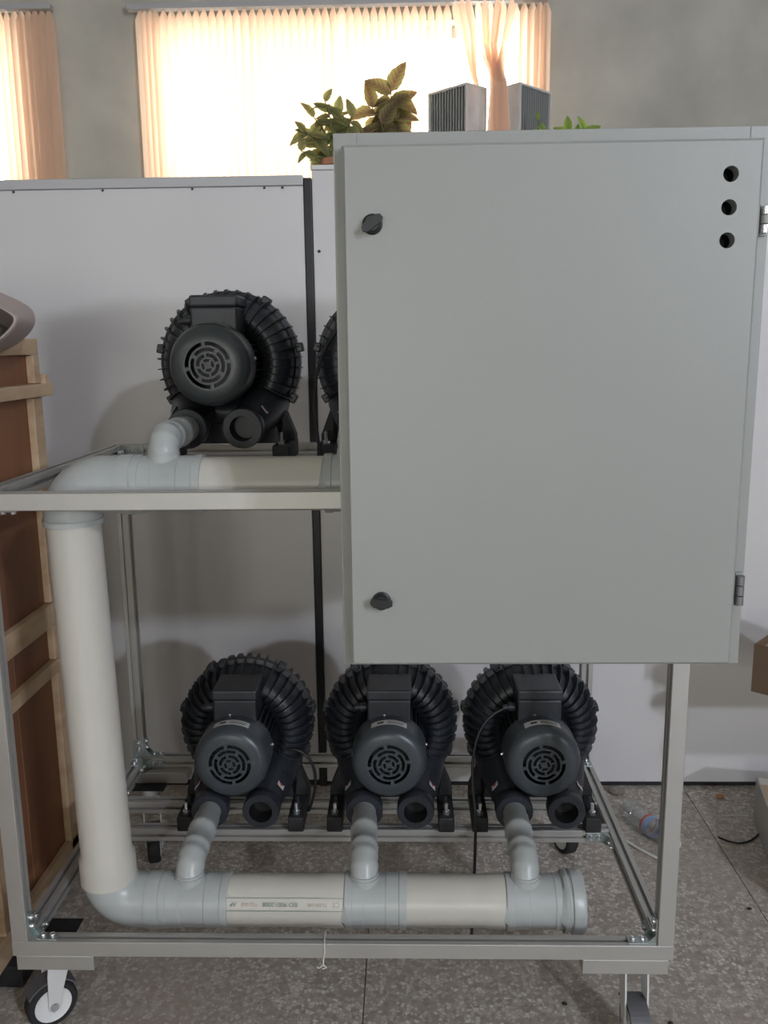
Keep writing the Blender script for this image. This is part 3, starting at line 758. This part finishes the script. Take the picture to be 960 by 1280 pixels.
batten(P0, P1 + .002, KY0, KY1 + .012, .570, .602)
batten(P0, P1, KY0, KY1 + .004, 1.346, 1.384)
batten(P0, P1 + .012, .02, KY1 + .044, 1.249, 1.279)
batten(P0 - .03, P1 + .01, KY1 + .006, KY1 + .030, 1.255, 1.300)
batten(P0, P1, KY0, KY1 + .004, KZ0 - .01, KZ0 + .05)
batten(P0, P1, .215, .265, KZ0 + .052, .568)
for yy, xe in ((-.36, KX + .01), (.24, -.70), (.56, KX + .01)): kpart('skid', MB().bevbox(-1.40, xe, yy - .04, yy + .04, 0, .05, .003), 'rubber')

# sack lying on the crate
sack = empty('grey_sack', (-.80, .33, 1.386), label='crumpled greyish pink sack drooping over the crate top, open end facing out', cat='sack')
SO = Vector((-.80, .33, 1.386))
ring_pts = [(-1.02, 1.388), (-.90, 1.388), (-.80, 1.388), (-.742, 1.387), (-.718, 1.362), (-.690, 1.350), (-.655, 1.362), (-.622, 1.388), (-.600, 1.412), (-.606, 1.424), (-.640, 1.444), (-.70, 1.474), (-.78, 1.494), (-.90, 1.50), (-1.02, 1.49), (-1.05, 1.44)]
mb = MB(); ny = 8; n = len(ring_pts)
for sh in (0, 1):
    for j in range(ny + 1):
        t = j / ny; y = .24 + .32 * t
        for i, (x, z) in enumerate(ring_pts):
            cxx, czz = -.83, 1.43
            k = 1 - .05 * sh - .04 * t
            sx_ = (-.022 * t / .5) if t < .5 else (-.022 - .085 * (t - .5) / .5)
            jx = .004 * math.sin(i * 1.7 + j * .9); jz = .004 * math.sin(i * 2.3 + j * 1.4)
            px, pz = cxx + (x - cxx) * k + jx * (j > 0) + sx_, czz + (z - czz) * k + jz * (j > 0) + (.016 * math.sin(PI * t) if i > 8 else 0)
            if px < KX + .02: pz = max(pz, 1.3855 + .002 * sh)
            mb.v.append((px - SO.x, y + .008 * math.sin(i) * (j == 0) - SO.y, pz - SO.z))
m1 = (ny + 1) * n
for sh in (0, 1):
    for j in range(ny):
        for i in range(n):
            a = sh * m1 + j * n + i; b = sh * m1 + j * n + (i + 1) % n
            mb.f.append([a, b, b + n, a + n]); mb.sm.append(True)
for i in range(n): mb.f.append([i, (i + 1) % n, m1 + (i + 1) % n, m1 + i]); mb.sm.append(False)
for sh in (0, 1): mb.f.append([sh * m1 + ny * n + i for i in range(n)]); mb.sm.append(True)
mb.soft = True; sk_ = mb.build('sack_shell', 'bag', sack); sm2 = sk_.modifiers.new('smooth', 'SUBSURF'); sm2.levels = 1; sm2.render_levels = 2
mb = MB().prism([(-.98, 1.462), (-.73, 1.436), (-.672, 1.400), (-.678, 1.390), (-.74, 1.414), (-.98, 1.436)], .246, .36, 'y')
mb.v = [tuple(Vector(p) - SO) for p in mb.v]; mb.build('inner_board', 'bag_board', sack)

# ---------------------------------------------------------------- things on the sill: metal cores and plants
def core(name, x, y, rz, label):
    o = empty(name, (x, y, 1.975), rz, label=label, cat='heat exchanger', group='metal finned cores in front of the window')
    # local: corner nearest the camera at origin; plain face along +x, finned face along +y (depth)
    a, b, hh = .12, .21, HH
    fr = MB(); t = .008
    for (px, py) in ((0, 0), (0, b - t), (a - t, 0), (a - t, b - t)): fr.box(px, px + t, py, py + t, 0, hh)
    for zz in (0, hh - t):
        for py in (0, b - t): fr.box(t, a - t, py, py + t, zz, zz + t)
        for px in (0, a - t): fr.box(px, px + t, t, b - t, zz, zz + t)
    fr.build('frame', 'white_metal', o)
    MB().box(t, a - t, .002, .004, t, hh - t).box(t, a - t, b - .004, b - .002, t, hh - t).build('side_plate', 'steel', o)
    MB().box(t, a - t, t, b - t, hh - .004, hh - .002).build('top_plate', 'steel', o)
    f = MB(); y = t + .004; k = 0
    while y < b - t:
        f.box(.003 + .008 * (k % 2), a - .003 - .008 * (k % 2), y, y + .0035, t, hh - t); y += .0075; k += 1
    tag(f.build('fin_pack', 'fin_grey', o), kind='stuff')
    return o
HH = .388
c1 = core('metal_core', .381, 2.19, math.radians(40), 'finned metal core standing left of the gathered blind')
HH = .384
c2 = core('metal_core', .589, 2.19, math.radians(-40), 'finned metal core standing right of the gathered blind')
# second core mirrored: plain face towards -x
c1.rotation_euler = (0, 0, math.radians(44)); 
c2.rotation_euler = (0, 0, math.radians(-44)); c2.scale = (-1, 1, 1)

def leaf_mesh(m):
    # unit leaf: along +y, length 1, width .62, folded and drooping, toothed edge
    mb = MB(); n = 8
    for j in range(n + 1):
        t = j / n; wd = .32 * math.sin(PI * t ** .75) ** .8 if 0 < t < 1 else 0
        wd *= 1.0 if j % 2 else .90
        zz = -.35 * t * t
        mb.v += [(-wd, t, zz + wd * .25), (0, t, zz), (wd, t, zz + wd * .25)]
    for j in range(n):
        a = j * 3
        mb.f += [[a, a + 1, a + 4, a + 3], [a + 1, a + 2, a + 5, a + 4]]; mb.sm += [True, True]
    mb.v = [(x, y, z) for x, y, z in mb.v]
    return mb.mesh('leaf', m, False)
LM = {k: leaf_mesh(k) for k in ('leaf_dark', 'leaf_olive', 'leaf_bright')}
def plant(x, y, label, stems, lm, seed, pot_r=.075, pot_h=.13):
    rnd = random.Random(seed)
    o = empty('potted_plant', (x, y, 1.975), label=label, cat='plant', group='potted plants on the window sill')
    MB().lathe([(0, 0), (pot_r * .72, 0), (pot_r, pot_h - .025), (pot_r + .006, pot_h - .025), (pot_r + .006, pot_h), (pot_r - .006, pot_h), (pot_r - .012, pot_h - .02), (0, pot_h - .02)], (0, 0, 0), 'z', 24).build('pot', 'pot', o)
    MB().lathe([(0, pot_h - .014), (pot_r - .01, pot_h - .016)], (0, 0, 0), 'z', 18).build('soil', 'soil', o)
    for (dx, dz, nl, ls, yy) in stems:
        pts = bez((dx * .12, 0, pot_h - .02), (dx * .2, 0, pot_h + dz * .45), (dx * .6, yy * .5, pot_h + dz * .7), (dx, yy, pot_h + dz), 10)
        s_ = MB().tube(pts, [.005 - .0003 * i for i in range(11)], 6).build('stem', 'stem', o)
        for k in range(nl):
            t = .35 + .65 * (k + 1) / nl; i = min(9, int(t * 10)); fr = t * 10 - i
            p = Vector(pts[i]).lerp(Vector(pts[min(10, i + 1)]), min(1, fr))
            sd = 1 if k % 2 else -1
            el = math.radians(rnd.uniform(-60, 45)); d = Vector((sd * math.cos(el), rnd.uniform(-.45, .25), math.sin(el))).normalized()
            if t > .98: d = Vector((rnd.uniform(-.6, .6), -.3, .8)).normalized()
            nn = Vector((rnd.uniform(-.4, .4), -.75, rnd.uniform(.3, .9))); nn = (nn - d * nn.dot(d)).normalized()
            sz = ls * rnd.uniform(.7, 1.15)
            L = place('leaf', LM[lm], o)
            L.matrix_local = Matrix.Translation(p) @ Matrix((d.cross(nn), d, nn)).transposed().to_4x4() @ Matrix.Scale(sz, 4)
    return o
plant(-.13, 2.30, 'bushy small leaved plant at the left corner of the cabinet top', [(-.05, .22, 13, .075, -.02), (-.13, .10, 10, .078, -.05), (-.15, .03, 9, .075, -.04), (.0, .18, 11, .075, .03), (.06, .16, 10, .08, -.02), (-.10, .17, 9, .07, .02)], 'leaf_olive', 3)
plant(.075, 2.36, 'tall dark leaved plant above the cabinet left of the metal cores', [(.01, .275, 16, .115, 0), (-.07, .22, 10, .11, .02), (-.03, .14, 8, .10, -.04), (.06, .12, 7, .10, .02)], 'leaf_dark', 8)
plant(.84, 2.36, 'bright green plant peeping over the cabinet top by the plaster wall', [(-.03, .105, 9, .085, 0), (.035, .100, 9, .085, .0), (.0, .07, 6, .07, -.03)], 'leaf_bright', 5)
plant(.655, 2.13, 'tiny green sprig in front of the right metal core', [(-.002, .140, 5, .04, 0), (.02, .075, 4, .03, 0)], 'leaf_bright', 9, .045, .09)

# ---------------------------------------------------------------- right edge: bench with open carton, carton on the floor
bench = empty('low_bench', (1.45, .70, 0), label='low bench under the brown carton at the right edge', cat='bench')
MB().bevbox(-.32, .45, -.2, .2, .445, .470, .003).build('bench_top', 'pine', bench)
for xx in (.10, .41):
    for yy in (-.18, .15): MB().bevbox(xx, xx + .035, yy, yy + .035, 0, .445, .003).build('leg', 'pine', bench)
def carton(name, x, y, z, sx, sy, sz, rz, m, label):
    o = empty(name, (x, y, z), rz, label=label, cat='carton')
    t = .004
    for nm, q in (('wall', (-sx / 2, sx / 2, -sy / 2, -sy / 2 + t)), ('wall', (-sx / 2, sx / 2, sy / 2 - t, sy / 2)), ('wall', (-sx / 2, -sx / 2 + t, -sy / 2 + t, sy / 2 - t)), ('wall', (sx / 2 - t, sx / 2, -sy / 2 + t, sy / 2 - t))):
        MB().box(*q, 0, sz).build(nm, m, o)
    MB().box(-sx / 2 + t, sx / 2 - t, -sy / 2 + t, sy / 2 - t, 0, t).build('base', m, o)
    MB().box(-sx / 2 + t, sx / 2 - t, -sy / 2 + t, sy / 2 - t, sz * .82, sz * .84).build('lining', 'carton_edge', o)
    return o
carton('open_carton', 1.222, .70, .4705, .30, .26, .128, math.radians(-42), 'carton', 'brown open cardboard carton at the right edge of the picture')
carton('open_carton', 1.27, .66, .0, .36, .40, .13, math.radians(-12), 'carton_grey', 'grey open carton on the floor at the right edge')

# ---------------------------------------------------------------- small things on the floor and rail
bt = empty('plastic_bottle', (.815, .80, .03), label='clear plastic bottle with blue label lying behind the right post', cat='bottle')
bd = (Vector((.824, .741, 0)) - Vector((.74, .93, 0))).normalized()
A = -bd * .11; pts = [A + bd * t for t in (0, .004, .02, .09, .145, .155, .16, .185, .205, .206)]
MB().tube(pts, [.02, .026, .028, .028, .028, .028, .027, .014, .012, .010], 20).build('bottle_body', 'clear_plastic', bt)
MB().tube([A + bd * t for t in (.104, .122)], [.0285, .0285], 20, caps=False).build('bottle_label', 'blue_label', bt)
MB().tube([A + bd * t for t in (.094, .10)], [.0287, .0287], 20, caps=False).build('label_stripe', 'red_label', bt)
MB().tube([A + bd * t for t in (.198, .214)], [.0145, .0145], 16).build('bottle_cap', 'white_metal', bt)
tag(MB().tube(bez((.68, .86, .005), (.72, .80, .005), (.77, .70, .005), (.83, .66, .005)), .004, 8).build('loose_cord', 'string'), 'pale cord lying on the floor beside the plastic bottle', 'cord')
tag(MB().tube(bez((1.00, .79, .003), (1.04, .74, .003), (1.08, .75, .003), (1.16, .86, .003)), .0025, 8).build('black_wire', 'black'), 'short black wire on the floor beside the grey carton', 'wire')
tag(MB().tube(bez((1.00, .80, .0015), (1.00, .90, .0015), (1.06, .92, .0015), (1.14, .90, .0015)), .0015, 8).build('grey_wire', 'steel'), 'thin grey wire loop on the floor near the right carton', 'wire')
def pebble(name, x, y, s_, m, label, cat):
    bm = bmesh.new(); bmesh.ops.create_icosphere(bm, subdivisions=2, radius=1); rnd = random.Random(name + str(x))
    for v in bm.verts: v.co = Vector((v.co.x * s_ * 1.3, v.co.y * s_, max(v.co.z, -.6) * s_ * .7)) * rnd.uniform(.85, 1.1)
    zmin = min(v.co.z for v in bm.verts)
    me = bpy.data.meshes.new(name); bm.to_mesh(me); bm.free(); me.materials.append(M[m])
    return tag(place(name, me, None, (x, y, -zmin)), label, cat)
pebble('rag_lump', .775, 1.035, .020, 'stone', 'small brown lump lying against the partition foot', 'rubble')
pebble('crumb', 1.082, 1.010, .010, 'crumb', 'small orange crumb on the floor near the right partition', 'crumb')
for x, y, lb in ((.46, .165, 'dark speck of dirt on the floor left of the right front castor'), (.62, .175, 'dark speck of dirt on the floor close right of the right front castor'),
                 (.665, .115, 'dark speck of dirt at the bottom edge right of the front castor'), (.965, .48, 'dark speck of dirt beside the slab joint below the grey carton')):
    pebble('dirt_speck', x, y, .0045, 'rubber', lb, 'dirt')['group'] = 'dirt specks'
sg = bez((-.022, .034, .2664), (-.024, .010, .2668), (-.020, -.002, .272), (-.022, -.0022, .262), 6) + bez((-.022, -.0022, .262), (-.019, -.0022, .248), (-.026, -.0022, .236), (-.024, -.0022, .222), 6)[1:]
st = empty('white_string', (-.022, 0, .222), label='short white string tied over the front lower rail', cat='string')
q = MB().tube(sg, .0013, 6).tube([(-.024, -.0022, .223), (-.033, -.003, .217), (-.036, -.003, .219)], .0012, 6).tube([(-.024, -.0022, .223), (-.018, -.003, .218), (-.026, -.004, .216)], .0012, 6)
q.v = [tuple(Vector(p) - Vector((-.022, 0, .222))) for p in q.v]; q.build('strand', 'string', st)
